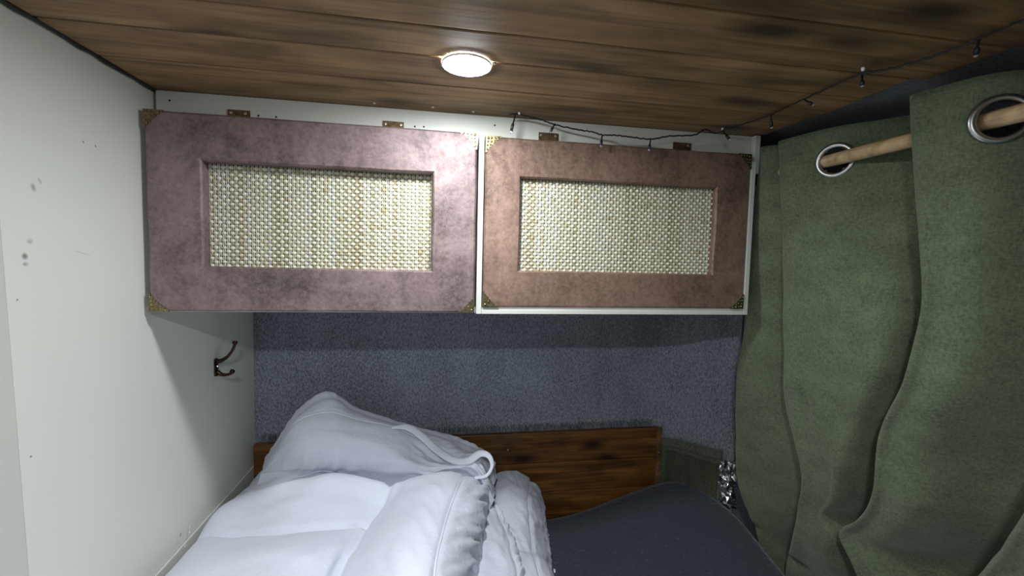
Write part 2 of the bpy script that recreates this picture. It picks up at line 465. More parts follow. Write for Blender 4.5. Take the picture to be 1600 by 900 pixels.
def emitter(name, strength):
    n = NT(name)
    n.color((.9, .9, .9))
    n.p(Emission_Color=LAMP_COLOR, Emission_Strength=strength)
    return n.m

# ------------------------------------------------------------------ setting
XL, YB, ZC = -.589, 1.505, .333
YEND = -1.5
o = MB().box(XL-.03, XL, .66, 1.56, 0, Z(.36)).build('wall_left', M['wall_paint']); tag(o, kind='structure', label='off-white painted panel wall on the left with smudges and nail holes')
# neighbouring panel, a few millimetres proud, its edge leaning a little
mb = MB()
P0 = [(XL-.03, YEND), (XL-.03, YEND), (XL+.0012, YEND), (XL+.0012, YEND)]
ya, yb_ = .690, .751
mb.add([(XL-.03, YEND, 0), (XL+.0012, YEND, 0), (XL+.0012, yb_, 0), (XL-.03, yb_, 0), (XL-.03, YEND, Z(.36)), (XL+.0012, YEND, Z(.36)), (XL+.0012, .690, Z(.36)), (XL-.03, .690, Z(.36))],
       [(0, 1, 2, 3), (4, 7, 6, 5), (0, 4, 5, 1), (1, 5, 6, 2), (2, 6, 7, 3), (3, 7, 4, 0)])
o = mb.build('trim_1', M['trim_paint'], bevel=.002); tag(o, kind='structure', label='slightly raised pale panel at the near end of the left wall')
o = MB().box(XL, XL+.005, .75, 1.5, Z(-1.2), Z(-.687)).build('baseboard_left', M['trim_paint'], bevel=.0015); tag(o, kind='structure', label='low painted board along the left wall above the bed')
rag = MB()
random.seed(3)
path = [(XL+.003, y, Z(-.687+random.uniform(-.0008, .0012))) for y in np.linspace(.752, 1.5, 60)]
rag.tube(path, .0022, 5)
o = rag.build('caulk_line', M['wall_paint'], o, smooth=True)
mb = MB()
for (y, z, s) in ((1.113, -.667, .0035), (1.109, -.675, .003), (1.094, -.691, .004), (1.116, -.659, .0025)):
    ring = [(XL+.0052+.0012*random.random(), y+s*math.cos(a)*random.uniform(.6, 1.2), Z(z)+s*1.3*math.sin(a)*random.uniform(.6, 1.2)) for a in np.linspace(0, 6.28, 9)[:-1]]
    mb.add(ring+[(XL+.0065, y, Z(z))], [(k, (k+1) % 8, 8) for k in range(8)])
mb.build('chipped_filler', M['white_plastic'], bpy.data.objects['baseboard_left'])

# back wall: felt lined, its right end curling round a pillar toward the room
o = MB().box(-.64, .80, 1.504, 1.525, 0, Z(.34)).build('wall_back', M['felt']); tag(o, kind='structure', label='grey carpet felt lining the wall behind the bed')
prof = smooth_path([(.70, 1.5035, 0), (.79, 1.5025, 0), (.865, 1.472, 0), (.905, 1.412, 0), (.945, 1.345, 0), (.99, 1.285, 0)], 6)
mb = MB()
mb.grid([[(p[0], p[1], z) for p in prof] for z in np.linspace(0, Z(.34), 12)])
mb.grid([[(p[0]+.02, p[1]+.02, z) for p in prof] for z in np.linspace(0, Z(.34), 3)])
mb.grid([[(prof[-1][0], prof[-1][1], z), (prof[-1][0]+.02, prof[-1][1]+.02, z)] for z in (0, Z(.34))])
o = mb.build('trim_5', M['felt'], smooth=True); tag(o, kind='structure', label='grey felt covered pillar curving out of the back wall beside the curtain')

# right wall: van side curving up into the roof, felt darkened for shade
pr = smooth_path([(.80, 0, .352), (.88, 0, .345), (.96, 0, .337), (1.05, 0, .30), (1.12, 0, .19), (1.15, 0, .0), (1.16, 0, -.5), (1.16, 0, -1.6)], 6)
ys = np.linspace(YEND, 1.6, 40)
mb = MB()
mb.grid([[(p[0]+.004*noise.noise((p[0]*6, y*6, p[2]*6)), y, Z(p[2]) + .006*noise.noise((y*5, p[0]*9, 2))) for p in pr] for y in ys])
mb.grid([[(p[0]+.03, y, Z(p[2])+.03) for p in pr] for y in (YEND, 1.6)])
o = mb.build('wall_right', M['felt_dark'], smooth=True); tag(o, kind='structure', label='shade-darkened felt lined van side curving into the roof behind the curtain')
o = MB().box(-.70, 1.30, YEND, 1.62, -.04, 0).build('floor', M['floor']); tag(o, kind='structure')
# ceiling backing with separate planks
ceil = MB().box(-.64, .84, YEND, 1.56, Z(.352), Z(.37)).build('ceiling', M['felt_dark']); tag(ceil, kind='structure', label='dark stained pine plank ceiling')
edges = [1.045, .878, .757, .662, .543, .425, .31, .19, .07, -.05, -.17, -.29, -.41, -.53, -.65, -.77, -.89, -1.01, -1.13, -1.25, -1.37, -1.5]
random.seed(11)
for a, b in zip(edges[:-1], edges[1:]):
    xr_ = .812 + (.03 if b < .6 else 0) + random.uniform(-.006, .012)
    dz = random.uniform(-.0006, .0006)
    pk = MB().box(-.585, xr_, b+.0015, a-.0015, Z(ZC)+dz, Z(.352))
    pk.build('plank', M['ceiling_wood'], ceil, bevel=.003)
# dark stain-soaked bead where planks meet the wall
random.seed(5)
mb = MB().tube([(XL+.004, y, Z(ZC-.001)+random.uniform(-.0015, .0015)) for y in np.linspace(-1.4, 1.03, 90)], .0045, 6)
o = mb.build('trim_2', M['black_plastic'], smooth=True); tag(o, kind='structure', label='dark ragged bead between plank ceiling and left wall')
o = MB().box(.786, .802, 1.012, 1.028, Z(.235), Z(.331)).build('trim_3', M['fascia_paint'], bevel=.002); tag(o, kind='structure', label='short pale upright batten between cabinet and curtain')
o = MB().box(.93, .955, 1.02, 1.036, Z(.10), Z(.334)).build('trim_4', M['felt_dark'], bevel=.003); tag(o, kind='structure', label='dark upright batten behind the curtain top')

# ------------------------------------------------------------------ headboard
hb = empty('headboard', (.1, 1.5, Z(-1.0)), label='low dark stained pine plank headboard against the grey felt wall', cat='headboard')
zs = [-1.06, -.945, -.832, -.722, -.611]
for a, b in zip(zs[:-1], zs[1:]):
    part(MB().box(-.582, .818, 1.474, 1.496, Z(a)+.0008, Z(b)-.0008), 'plank', M['head_wood'], hb, bevel=.0025)
bt = part(MB().box(.806, .824, 1.464, 1.475, Z(-1.0), Z(-.607)), 'edge_batten', M['batten_wood'], hb, bevel=.002)
for z in (-.655, -.70, -.76, -.785):
    part(MB().lathe([(0, -.0035), (.0026, -.003), (.0032, 0)], (.812, 1.464, Z(z)), 'Y', 8), 'screw', M['screw'], bt)
part(MB().lathe([(0, -.003), (.0026, -.0025), (.0034, 0)], (.245, 1.474, Z(-.668)), 'Y', 8), 'screw', M['screw'], hb)

# frayed lower felt edge above the headboard
random.seed(21)
mb = MB()
for i in range(900):
    x = random.uniform(-.57, .80)
    z0 = Z(-.597+random.uniform(-.004, .012)); L = random.uniform(.008, .026)
    y0 = 1.502; dx = random.uniform(-.008, .008); w = random.uniform(.0006, .0013)
    mb.add([(x-w, y0, z0), (x+w, y0, z0), (x+dx*.5+w*.7, y0-random.uniform(.002, .012), z0-L*.5), (x+dx, y0-random.uniform(.004, .022), z0-L)], [(0, 1, 2), (0, 2, 3)])
part(mb, 'felt_fringe', M['felt_dark'], bpy.data.objects['wall_back'], kind='stuff', recalc=False)

# ------------------------------------------------------------------ overhead cabinet
cab = empty('overhead_cabinet', (.1, 1.25, Z(-.126)), label='white overhead cabinet under the plank ceiling with two cane-fronted brown doors', cat='cabinet')
part(MB().box(-.583, .800, 1.030, 1.045, Z(.262), Z(.3325)), 'fascia_board', M['fascia_paint'], cab, bevel=.001)
part(MB().box(-.583, .084, 1.020, 1.495, Z(-.1262), Z(-.1135)), 'bottom_board', M['fascia_paint'], cab, bevel=.001)
part(MB().box(.0965, .770, 1.000, 1.495, Z(-.1265), Z(-.1165)), 'bottom_board', M['fascia_paint'], cab, bevel=.001)
part(MB().box(.7705, .783, 1.000, 1.495, Z(-.1265), Z(.262)), 'side_panel', M['fascia_paint'], cab, bevel=.001)
part(MB().box(-.585, -.572, 1.021, 1.495, Z(-.1135), Z(.262)), 'side_panel', M['fascia_paint'], cab, bevel=.001)
part(MB().box(.084, .096, 1.000, 1.495, Z(-.1265), Z(.279)), 'divider', M['fascia_paint'], cab, bevel=.001)
part(MB().box(-.57, .77, 1.485, 1.497, Z(-.113), Z(.262)), 'back_panel', M['fascia_paint'], cab)
part(MB().box(.0975, .770, 1.0045, 1.02, Z(-.1163), Z(-.1108)), 'gap_filler', M['trim_paint'], cab)  # pale filler strip added so the gap under the right door looks lit

def door_frame(ox0, ox1, oz0, oz1, ix0, ix1, iz0, iz1, y0, y1):
    mb = MB()
    N = 10
    def loop(x0, x1, z0, z1, y, w=0):
        P = []
        for (ax, az, bx, bz) in ((x0, z0, x1, z0), (x1, z0, x1, z1), (x1, z1, x0, z1), (x0, z1, x0, z0)):
            for k in range(N):
                t = k/N
                P.append((ax+(bx-ax)*t, y, Z(az+(bz-az)*t)))
        return [(p[0]+w*noise.noise((p[0]*14, 3.1, p[2]*14)), p[1], p[2]+w*noise.noise((p[0]*14, 9.7, p[2]*14))) for p in P]
    e = .004
    loops = [loop(ix0, ix1, iz0, iz1, y1, .001), loop(ix0, ix1, iz0, iz1, y0+e, .0016), loop(ix0-e*.8, ix1+e*.8, iz0-e*.8, iz1+e*.8, y0, .002),
             loop((ix0+ox0)/2, (ix1+ox1)/2, (iz0+oz0)/2, (iz1+oz1)/2, y0-.0006),
             loop(ox0+e, ox1-e, oz0+e, oz1-e, y0, .0012), loop(ox0, ox1, oz0, oz1, y0+e, .0014), loop(ox0, ox1, oz0, oz1, y1), loop(ix0, ix1, iz0, iz1, y1)]
    mb.grid(loops, close_u=True)
    return mb

def cane(x0, x1, z0, z1, y, px, pz, seed):
    """woven strips: paired upright strands with short flat strips crossing in alternate rows"""
    random.seed(seed)
    mb = MB(); tone = []
    def put(vs, fs, t):
        mb.add(vs, fs); tone.extend([t]*len(vs))
    put([(x0, y+.0035, Z(z0)), (x1, y+.0035, Z(z0)), (x1, y+.0035, Z(z1)), (x0, y+.0035, Z(z1))], [(0, 1, 2, 3)], 0.02)
    nx = int((x1-x0)/px)+1; nz = int((z1-z0)/pz)
    coltone = [random.choice([.3, .45, .55, .6, .7, .75, .9]) for _ in range(nx+2)]
    for i in range(nx):                                   # upright strands, two per column
        for s in (-.19, .19):
            xc = x0+(i+.5+s)*px
            if xc > x1-.001: continue
            w = px*.135
            zz = np.linspace(z0, z1, 3)
            t = min(1, max(.1, coltone[i]+random.uniform(-.12, .12)))
            vs = []
            for z in zz:
                vs += [(xc-w, y+.0022, Z(z)), (xc, y+.0004, Z(z)), (xc+w, y+.0022, Z(z))]
            put(vs, [(a, a+1, a+4, a+3) for a in (0, 1, 3, 4)], t)
    for j in range(nz):
        zc = z0+(j+.5)*pz
        for i in range(nx):
            if (i+j) % 2: continue
            xc = x0+(i+.5)*px
            hw, hh = px*.62, pz*.385
            xa, xb = max(x0, xc-hw), min(x1, xc+hw)
            t = min(.85, max(.25, .62+random.uniform(-.16, .16)-(.25 if random.random() < .05 else 0)))
            jz = random.uniform(-.0003, .0003)
            vs, R = [], []
            for (fx, d) in ((0, .0024), (.14, .0000), (.5, -.0018), (.86, .0000), (1, .0024)):
                sx = xa+(xb-xa)*fx
                k = .68 if fx in (0, 1) else 1
                vs += [(sx, y+d+.0014, Z(zc+jz-hh*k)), (sx, y+d-.0004, Z(zc+jz)), (sx, y+d+.0014, Z(zc+jz+hh*k))]
            put(vs, [(a*3+b, a*3+b+3, a*3+b+4, a*3+b+1) for a in range(4) for b in range(2)], t)
    return mb, tone

def bracket(cx, cz, sx, sz, y, L=.037):
    """ornate stamped corner plate with a scalloped long edge and raised beads"""
    mb = MB()
    out = [(0, 0), (L, 0), (L*1.0, L*.10)]
    for k in range(1, 7):
        t = k/7
        bx, bz = L*(1-t), L*t
        d = -.03*L*math.sin(math.pi*t)
        q = .05*L
        out += [(bx+q+d+.03*L, bz-q+d+.03*L), (bx+d-.02*L, bz+d-.02*L)]
    out += [(L*.10, L*1.0), (0, L)]
    n_ = len(out)
    for yy in (y-.0022, y):
        mb.v += [(cx+sx*a, yy, Z(cz)+sz*b) for a, b in out]
    mb.f.append(tuple(range(n_))); mb.f.append(tuple(range(2*n_-1, n_-1, -1)))
    mb.f += [(k, (k+1) % n_, n_+(k+1) % n_, n_+k) for k in range(n_)]
    for (a, b, r) in ((.16, .16, .08), (.36, .14, .055), (.14, .36, .055), (.36, .36, .06), (.58, .12, .05), (.12, .58, .05), (.80, .09, .045), (.09, .80, .045), (.56, .28, .04), (.28, .56, .04)):
        mb.lathe([(r*L*1.1, 0), (r*L*.9, -.0014), (r*L*.4, -.0024), (0, -.0026)], (cx+sx*a*L, y-.0020, Z(cz)+sz*b*L), 'Y', 8)
    return mb

def hinge(x0, x1, z0, z1, yf, door):
    mb = MB().box(x0, x1, yf-.002, yf+.0005, Z(z0), Z(z1))
    mb.tube([(x0+.002, yf-.004, Z(z0)), (x1-.002, yf-.004, Z(z0))], .0028, 8)
    h = part(mb, 'hinge', M['hinge_metal'], door)
    return h

def door(name, mat, o4, i4, y0, y1, cy, px, pz, seed, hinges, label, dark):
    d = part(door_frame(*o4, *i4, y0, y1), name, mat, cab, smooth=False)
    tag(d, label=label)
    mb, tone = cane(i4[0]-.002, i4[1]+.002, i4[2]-.002, i4[3]+.002, cy, px, pz, seed)
    c = part(mb, 'cane_panel', M['cane'], d, kind='stuff', recalc=False, smooth=True)
    tag(c, label='pale woven cane panel')
    a = c.data.attributes.new('tone', 'FLOAT', 'POINT')
    a.data.foreach_set('value', tone)
    for (k, (cx, sx)) in enumerate(((o4[0], 1), (o4[1], -1))):
        for (cz, sz) in ((o4[2], 1), (o4[3], -1)):
            part(bracket(cx, cz, sx, sz, y0), 'corner_bracket', M['brass'], d)
    for (hx0, hx1) in hinges:
        hinge(hx0, hx1, .281, .3035, 1.030, d)
    return d
dl = door('cabinet_door', M['door_left'], (-.580, .0785, -.1215, .2795), (-.4785, -.0175, -.0285, .1865), .985, 1.0185, 1.0135, .00815, .00765, 1,
          ((-.447, -.403), (-.130, -.084)), 'plum brown copper-painted cabinet door on the left', True)
dr = door('cabinet_door', M['door_right'], (.0985, .7685, -.1105, .2790), (.1815, .6775, -.0245, .1905), 1.000, 1.0225, 1.0165, .00815, .00765, 2,
          ((.227, .275), (.571, .620)), 'tan brown copper-painted cabinet door on the right', True)
# screws on the hinge leaves belong to the doors' hinges (built into their meshes as bright heads)
for dd, xs in ((dl, (-.44, -.412, -.124, -.091)), (dr, (.233, .268, .611))):
    for x in xs:
        part(MB().lathe([(0, -.0016), (.0028, -.0012), (.0036, 0)], (x, 1.0282, Z(.297)), 'Y', 8), 'screw', M['screw'], dd)
# small empty screw holes in the fascia
for x, z in ((-.557, .313), (-.387, .295), (-.352, .295), (-.06, .296), (-.04, .297), (.122, .312)):
    part(MB().lathe([(0, -.0004), (.0022, -.0004), (.0022, .0005)], (x, 1.030, Z(z)), 'Y', 8), 'screw_hole', M['black_plastic'], cab)

# ------------------------------------------------------------------ ceiling lamps
def downlight(x, y, strength, label):
    L = empty('ceiling_light', (x, y, Z(ZC)), label=label, cat='ceiling light')
    part(MB().lathe([(.0405, -.0030), (.0412, -.0042), (.0422, -.0038), (.0426, -.002), (.0427, -.0002)], (x, y, Z(ZC)), 'Z', 40), 'bezel', M['white_plastic'], L, smooth=True)
    part(MB().lathe([(.0008, -.0072), (.014, -.0071), (.026, -.0067), (.035, -.0058), (.0398, -.0044), (.0402, -.0020)], (x, y, Z(ZC)), 'Z', 40), 'lens', emitter('lamp_lens', strength), L, smooth=True)
    return L
downlight(.041, .772, LAMP_NEAR, 'round bright white downlight on the plank ceiling above the cabinet doors')
downlight(-.08, -.22, LAMP_REAR, 'round white downlight further down the plank ceiling, behind the viewer')

# ------------------------------------------------------------------ string lights
sl = empty('string_lights', (.45, .98, Z(.30)), label='thin dark string light cable with small unlit bulbs along cabinet top and ceiling edge', cat='string lights')
cable = [(.150, .985, .3255), (.172, .990, .328), (.222, .992, .321), (.257, .992, .312), (.313, .990, .304), (.345, .985, .300), (.367, .982, .294), (.40, .982, .2955), (.440, .982, .294),
         (.486, .980, .292), (.535, .982, .303), (.60, .985, .311), (.632, .992, .328), (.660, .988, .320), (.674, .965, .326), (.690, .90, .3245), (.70, .85, .3265), (.690, .78, .3235),
         (.693, .70, .3265), (.698, .65, .327), (.715, .61, .322), (.735, .56, .3235), (.745, .518, .327), (.735, .45, .324), (.74, .36, .326), (.735, .2, .324)]
random.seed(9)
cp = smooth_path([(x, y, Z(z)) for x, y, z in cable], 8)
cp = [(x, y+.001*math.sin(i*1.7), z+.0008*math.sin(i*2.3)) for i, (x, y, z) in enumerate(cp)]
part(MB().tube(cp, .0018, 6), 'cable', M['black_plastic'], sl, smooth=True)
def bulb(a, b):
    a, b = Vector((a[0], a[1], Z(a[2]))), Vector((b[0], b[1], Z(b[2])))
    h = part(MB().tube([a, a.lerp(b, .45), a.lerp(b, .5), a.lerp(b, .85)], [.0017, .0018, .0034, .0032], 8), 'bulb_holder', M['black_plastic'], sl, smooth=True)
    part(MB().tube([a.lerp(b, .82), a.lerp(b, .92), a.lerp(b, .98), b], [.0026, .0027, .002, .0006], 8), 'bulb', M['bulb'], h, smooth=True)
for a, b in (((.163, .987, .3265), (.152, .982, .281)), ((.256, .990, .314), (.243, .985, .291)), ((.367, .982, .294), (.363, .978, .265)), ((.486, .980, .292), (.481, .976, .263)),
             ((.667, .975, .324), (.680, .960, .296)), ((.700, .858, .325), (.712, .868, .300)), ((.698, .650, .325), (.702, .652, .306)), ((.690, .76, .323), (.703, .75, .309)), ((.745, .520, .326), (.752, .527, .305)), ((.736, .40, .325), (.73, .40, .30))):
    bulb(a, b)
for x, y, z in ((.172, .990, .331), (.674, .985, .3315), (.689, .641, .3315)):
    part(MB().lathe([(0, -.0045), (.002, -.004), (.0028, -.002), (.0028, .0012)], (x, y, Z(z)), 'Z', 8), 'cable_clip', M['white_plastic'], sl, smooth=True)
tag(part(MB().lathe([(0, -.0032), (.0026, -.0025), (.004, 0)], (.0865, .757, Z(ZC)), 'Z', 10), 'screw', M['screw'], ceil))
for x, y in ((-.02, 1.002), (.07, 1.01), (-.145, 1.006)):
    part(MB().lathe([(0, -.002), (.0022, -.0015), (.003, 0)], (x, y, Z(ZC)), 'Z', 8), 'screw', M['screw'], ceil)

# ------------------------------------------------------------------ coat hook
hk = empty('coat_hook', (XL, 1.262, Z(-.305)), label='dark bronze double coat hook screwed to the left wall', cat='hook')
mb = MB()
pl = []
for zz, w in ((-.329, .004), (-.327, .0085), (-.318, .0095), (-.305, .0085), (-.292, .0095), (-.284, .0085), (-.281, .004)):
    pl.append([(XL+d, 1.262+w*s, Z(zz)) for d, s in ((.0005, -1), (.0035, -.85), (.0055, 0), (.0035, .85), (.0005, 1))])
mb.grid(pl)
part(mb, 'back_plate', M['bronze'], hk, smooth=True)
up_ = smooth_path([(XL+.004, 1.262, Z(-.290)), (XL+.016, 1.262, Z(-.287)), (XL+.030, 1.262, Z(-.277)), (XL+.042, 1.262, Z(-.261)), (XL+.048, 1.262, Z(-.246)), (XL+.0495, 1.262, Z(-.235))], 6)
part(MB().tube(up_, [.0066-.0028*min(1, i/14) + (.0022 if i > len(up_)-6 else 0) for i in range(len(up_))], 10), 'upper_prong', M['bronze'], hk, smooth=True)
lo_ = smooth_path([(XL+.004, 1.262, Z(-.318)), (XL+.014, 1.262, Z(-.325)), (XL+.026, 1.262, Z(-.3265)), (XL+.037, 1.262, Z(-.323)), (XL+.043, 1.262, Z(-.3145))], 6)
part(MB().tube(lo_, [.0063-.0024*min(1, i/12) + (.0022 if i > len(lo_)-6 else 0) for i in range(len(lo_))], 10), 'lower_prong', M['bronze'], hk, smooth=True)
for z in (-.303, -.323):
    part(MB().lathe([(0, .0075), (.002, .007), (.003, .0045)], (XL, 1.262, Z(z)), 'X', 8), 'screw', M['screw'], hk)

# ------------------------------------------------------------------ bed platform and mattress
o = MB().box(-.575, .975, -.45, 1.46, .02, Z(-1.075)).build('bed_platform', M['platform'], bevel=.003)
tag(o, 'plain board bed platform carrying the charcoal mattress', 'bed base')
def xmax(y):
    if y < 1.16: return .982
    t = min(1, (y-1.16)/.30)
    return .982-.175*(1-math.sqrt(max(0, 1-t**2.2)))
def mtop(x, y):
    e = np.clip((x-.38)/.52, 0, 1); g = np.clip((y-.80)/.58, 0, 1)
    e = e*e*(3-2*e); g = g*g*(3-2*g)
    return -.905 + .095*e*g + .02*e
NXm, NYm = 90, 100
rowsM = []
for j in range(NYm+1):
    tj = j/NYm
    y = -.45 + 1.912*tj
    x1 = xmax(y)
    row = []
    for i in range(NXm+1):
        x = -.577 + (x1+.577)*(i/NXm)
        dx = min(x+.577, x1-x); dy = min(y+.45, 1.462-y)
        d = min(dx, dy); rr = .045
        drop = 0 if d > rr else rr*(1-math.sqrt(max(0, 1-((rr-d)/rr)**2)))
        z = mtop(x, y) - drop + .0025*noise.noise((x*7, y*7, 0))
        row.append((x, y, Z(z)))
    rowsM.append(row)
mb = MB(); mb.grid(rowsM)
bnd = [rowsM[0][i] for i in range(NXm+1)] + [rowsM[j][NXm] for j in range(1, NYm+1)] + [rowsM[NYm][i] for i in range(NXm-1, -1, -1)] + [rowsM[j][0] for j in range(NYm-1, 0, -1)]
low = [(p[0], p[1], Z(-1.07)) for p in bnd]
mb.grid([bnd, [(p[0], p[1], (p[2]+Z(-1.07))/2) for p in bnd], low], close_u=True)
cb = len(mb.v); mb.v.append((.2, .5, Z(-1.07)))
mb.f += [(cb-len(low)+k, cb-len(low)+(k+1) % len(low), cb) for k in range(len(low))]
o = mb.build('mattress', M['mattress'], smooth=True); tag(o, 'charcoal quilted mattress on the bed, its right corner bare', 'mattress')

# ------------------------------------------------------------------ duvet
def dense(netp, ku, kv):
    P = np.array(netp, float)
    R, Cn = P.shape[:2]
    v = np.linspace(0, R-1, (R-1)*kv+1); u = np.linspace(0, Cn-1, (Cn-1)*ku+1)
    Q = cr(P, v)                                # along rows
    Q = np.swapaxes(cr(np.swapaxes(Q, 0, 1), u), 0, 1)
    return Q, u, v
def normals(Q):
    du = np.gradient(Q, axis=1); dv = np.gradient(Q, axis=0)
    N = np.cross(du, dv)
    L = np.linalg.norm(N, axis=2, keepdims=True); L[L < 1e-9] = 1
    return N/L
def displaced(Q, u, v, fn, sign=1):
    N = normals(Q)*sign
    D = np.zeros(Q.shape[:2])
    for a in range(len(v)):
        for b in range(len(u)):
            D[a, b] = fn(u[b], v[a], Q[a, b])
    return Q + N*D[..., None]
def nz(*p): return noise.noise(p if len(p) == 3 else (p[0], p[1], 0))
def g(x, c, w): return math.exp(-((x-c)/w)**2)
dv = empty('duvet', (-.2, .8, Z(-.88)), label='crumpled white quilted duvet folded up on the left of the bed', cat='duvet')
def up_sign(Q):
    N = normals(Q); m = Q.shape[0]//2; k = Q.shape[1]//3
    return N
def add_layer(netp, ku, kv, fn, name, flip):
    Q, u, v = dense(netp, ku, kv)
    Q = displaced(Q, u, v, fn, flip)
    Q[..., 2] += ZO
    mb = MB(); mb.grid([[tuple(p) for p in r] for r in Q])
    o = part(mb, name, M['cotton'], dv, smooth=True)
    return Q, u, v, o
def ridged(a): return 1-2*abs(a)
def f_main(u, v, p):
    d = 0
    top = g(u, 3, 1.6)
    d -= .013*g(v, 3, .085)*min(1, max(0, (u-.8)*2))*(1 if u < 5.1 else 0)                                    # cross seam
    d -= .010*g(u, 5, .10)                                                              # long valley
    d += .0035*top*nz(u*1.3+v*.6, v*2.2, 4)
    d += .0042*g(u, 6.6, 1.0)*nz(u*2.4-v*2.6, (v*1.0+u*1.6)*.5, 7)                            # slanting creases on the rolled fold
    side = 1/(1+math.exp(-(u-8.35)*9))
    if side > .02:
        t = (u-8)
        w = nz(v*3.6+t*1.5, t*1.1+.3*v, 3.3)
        w2 = nz(v*7.5+t*2.6, t*1.5, 8.3)
        d += side*(.012*w+.0055*ridged(w2))*min(1, max(0, (11-u)*1.5))*(.6+.8*abs(nz(v*1.3, 2, 5)))
    d -= .004*g(u, 8, .1)
    return d
def f_back(u, v, p):
    d = 0
    m = g(v, 4.6, 1.6)
    d += .0035*m*nz(u*1.2, v*2.6, 2)
    d += .009*g(v, 5.2, .7)*g(u, 2.6, 1.3)*nz(u*4.0+v, v*.8, 5)
    d += .006*g(u, 7.0, 1.6)*nz(v*2.8-u*1.2, u*.9, 6)
    d += .004*(1/(1+math.exp(-(u-6)*3)))*nz(u*4, v*4, 1)
    d += .003*g(v, 1.6, 1.0)*nz(u*6, v*2, 9)
    d -= .0015*g(v, 3, .12)
    return d
def f_hem(u, v, p): return .002*nz(u*3, v*3, 1)
def f_low(u, v, p):
    d = .004*nz(u*1.6+v*.8, v*1.9, 11) + .0025*nz(u*3-v*2, v*3.5, 2)
    if u > 3.4: d += .009*nz(v*3.6+u*1.3, u*.8, 3)*min(1, (u-3.4)*2)
    d -= .005*g(u, 3.4, .09)
    return d
def f_fold(u, v, p):
    d = .003*nz(u*2, v*2, 17)
    if u > 3: d += .008*nz(v*4.4+u*1.5, u*.8, 23)*min(1, (u-3)*2)
    d -= .004*g(u, 3, .1)
    return d
Qm, um, vm, oM = add_layer(NET_MAIN, 14, 16, f_main, 'top_fold', -1)
Qb, ub, vb, oB = add_layer(NET_BACK, 14, 16, f_back, 'upright_fold', -1)
Qh, uh, vh, oH = add_layer(NET_HEM, 10, 12, f_hem, 'hem_fold', -1)
Ql, ul, vl, oL = add_layer(NET_LOW, 14, 16, f_low, 'lowest_fold', -1)
Qf, uf, vf, oF = add_layer(NET_FOLD, 14, 16, f_fold, 'middle_fold', -1)
def seam(Q, u, k, r0, r1, r, parent, nm='piping'):
    j = int(np.argmin(abs(u-k)))
    raw = Q[:, j]
    ker = 7
    path = []
    for i in range(r0, r1):
        p = raw[max(0, i-ker):i+ker+1].mean(axis=0)
        path.append((p[0], p[1], max(p[2], raw[i][2])+.0005))
    part(MB().tube(path, r, 6), nm, M['band'], parent, smooth=True)
seam(Qm, um, 8, 14, 110, .0020, oM)
seam(Qf, uf, 3, 12, 100, .0020, oF)
seam(Ql, ul, 3.4, 16, 120, .0018, oL)
# long seam across the upright fold
i3 = int(np.argmin(abs(vb-3)))
part(MB().tube([tuple(Qb[i3, j]) for j in range(26, 82)], .0020, 6), 'piping', M['band'], oB, smooth=True)
# twisted hem band from the seam down to the curled corner
band = smooth_path([[-.132,1.278,-.495],[-.085,1.275,-.496],[-.044,1.265,-.521],[-.003,1.24,-.55],[.045,1.22,-.575],[.088,1.205,-.572],[.12,1.2,-.551],[.144,1.19,-.555],[.152,1.18,-.579],[.136,1.17,-.601],[.103,1.165,-.604]], 8)
nb = len(band)
mb = MB(); strips = []
for i, p in enumerate(band):
    p = Vector((p[0], p[1], Z(p[2])))
    t = Vector(band[min(i+1, nb-1)])-Vector(band[max(i-1, 0)])
    t.normalize()
    wd = t.cross(Vector((0, -.75, .66))).normalized()
    hw = .0105*min(1, .35+i/14)*(1 if i < nb-36 else max(.42, (nb-i)/36))
    nn = wd.cross(t).normalized()
    strips.append([p-wd*hw+nn*.001, p-wd*hw*.5+nn*.0022, p+wd*hw*.5+nn*.0022, p+wd*hw+nn*.001, p+wd*hw-nn*.001, p-wd*hw-nn*.001])
mb.grid(strips, close_u=True)
part(mb, 'hem_band', M['cotton'], oB, smooth=True)


# ------------------------------------------------------------------ curtain
ROD_X, ROD_Z = .835, Z(.2305)
zl = np.array(CURTAIN_Z)
xz = np.array(CURTAIN_X)
def prof_at(k):
    z, X = zl[k], xz[k]
    e, a, b, c = CURTAIN_EDGE[k], CURTAIN_RIDGE1[k], CURTAIN_RIDGE2[k], CURTAIN_RIDGE3[k]
    w = min(1, max(0, (.12-z)/.25)); w = w*w*(3-2*w)              # 0 at the pleated heading, 1 in the loose drop
    def mx(p, q): return (p[0]+(q[0]-p[0])*w, p[1]+(q[1]-p[1])*w)
    D = min(.105+.12*w, 1.115-X)
    P = [(X+.055, e+.035), (X+.012, e+.012), (X, e-.008), (X+.014+.022*w, (e+a)/2+.006+.012*w), (X+.030+.065*w, a+.026+.012*w), (X+.020+.03*w, a+.018), (X, a)]
    kn = max(CURTAIN_KNEE1[k], b+.06)
    P += [mx((X+.003, a-.04), (X+.006, a-.3*(a-kn))), mx((ROD_X, .821), (X+.014, a-.7*(a-kn))), mx((X+.085, b+.10), (X+.034, kn)), mx((X+D, b+.05), (X+D, max(b+.035, kn-.075))), (X+D*.5, b+.022), (X, b)]
    fr = b-c; dd = min(1, fr/.2)
    P += [mx((X+.003, b-.035), (X+.004, b-.02*dd)), mx((ROD_X, .546), (X+.024*dd, b-.065*dd)), (min(X+.125*dd, 1.1), b-.56*fr), (min(X+.17*dd, 1.12), c+.16*fr), (X+.08*dd, c+.022), (X, c)]
    q = c
    for s in (.10, -.18):
        nq = s+.3*(c-.4)
        P += [(X+.012, q-.03), (X+.04, q+(nq-q)*.40), (X+.09, nq+.10), (X+.105, nq+.055), (X+.055, nq+.028), (X, nq)]
        q = nq
    P += [(X+.05, q-.1)]
    return P
prof = np.array([prof_at(k) for k in range(len(zl))])
NZ, KU = 120, 9
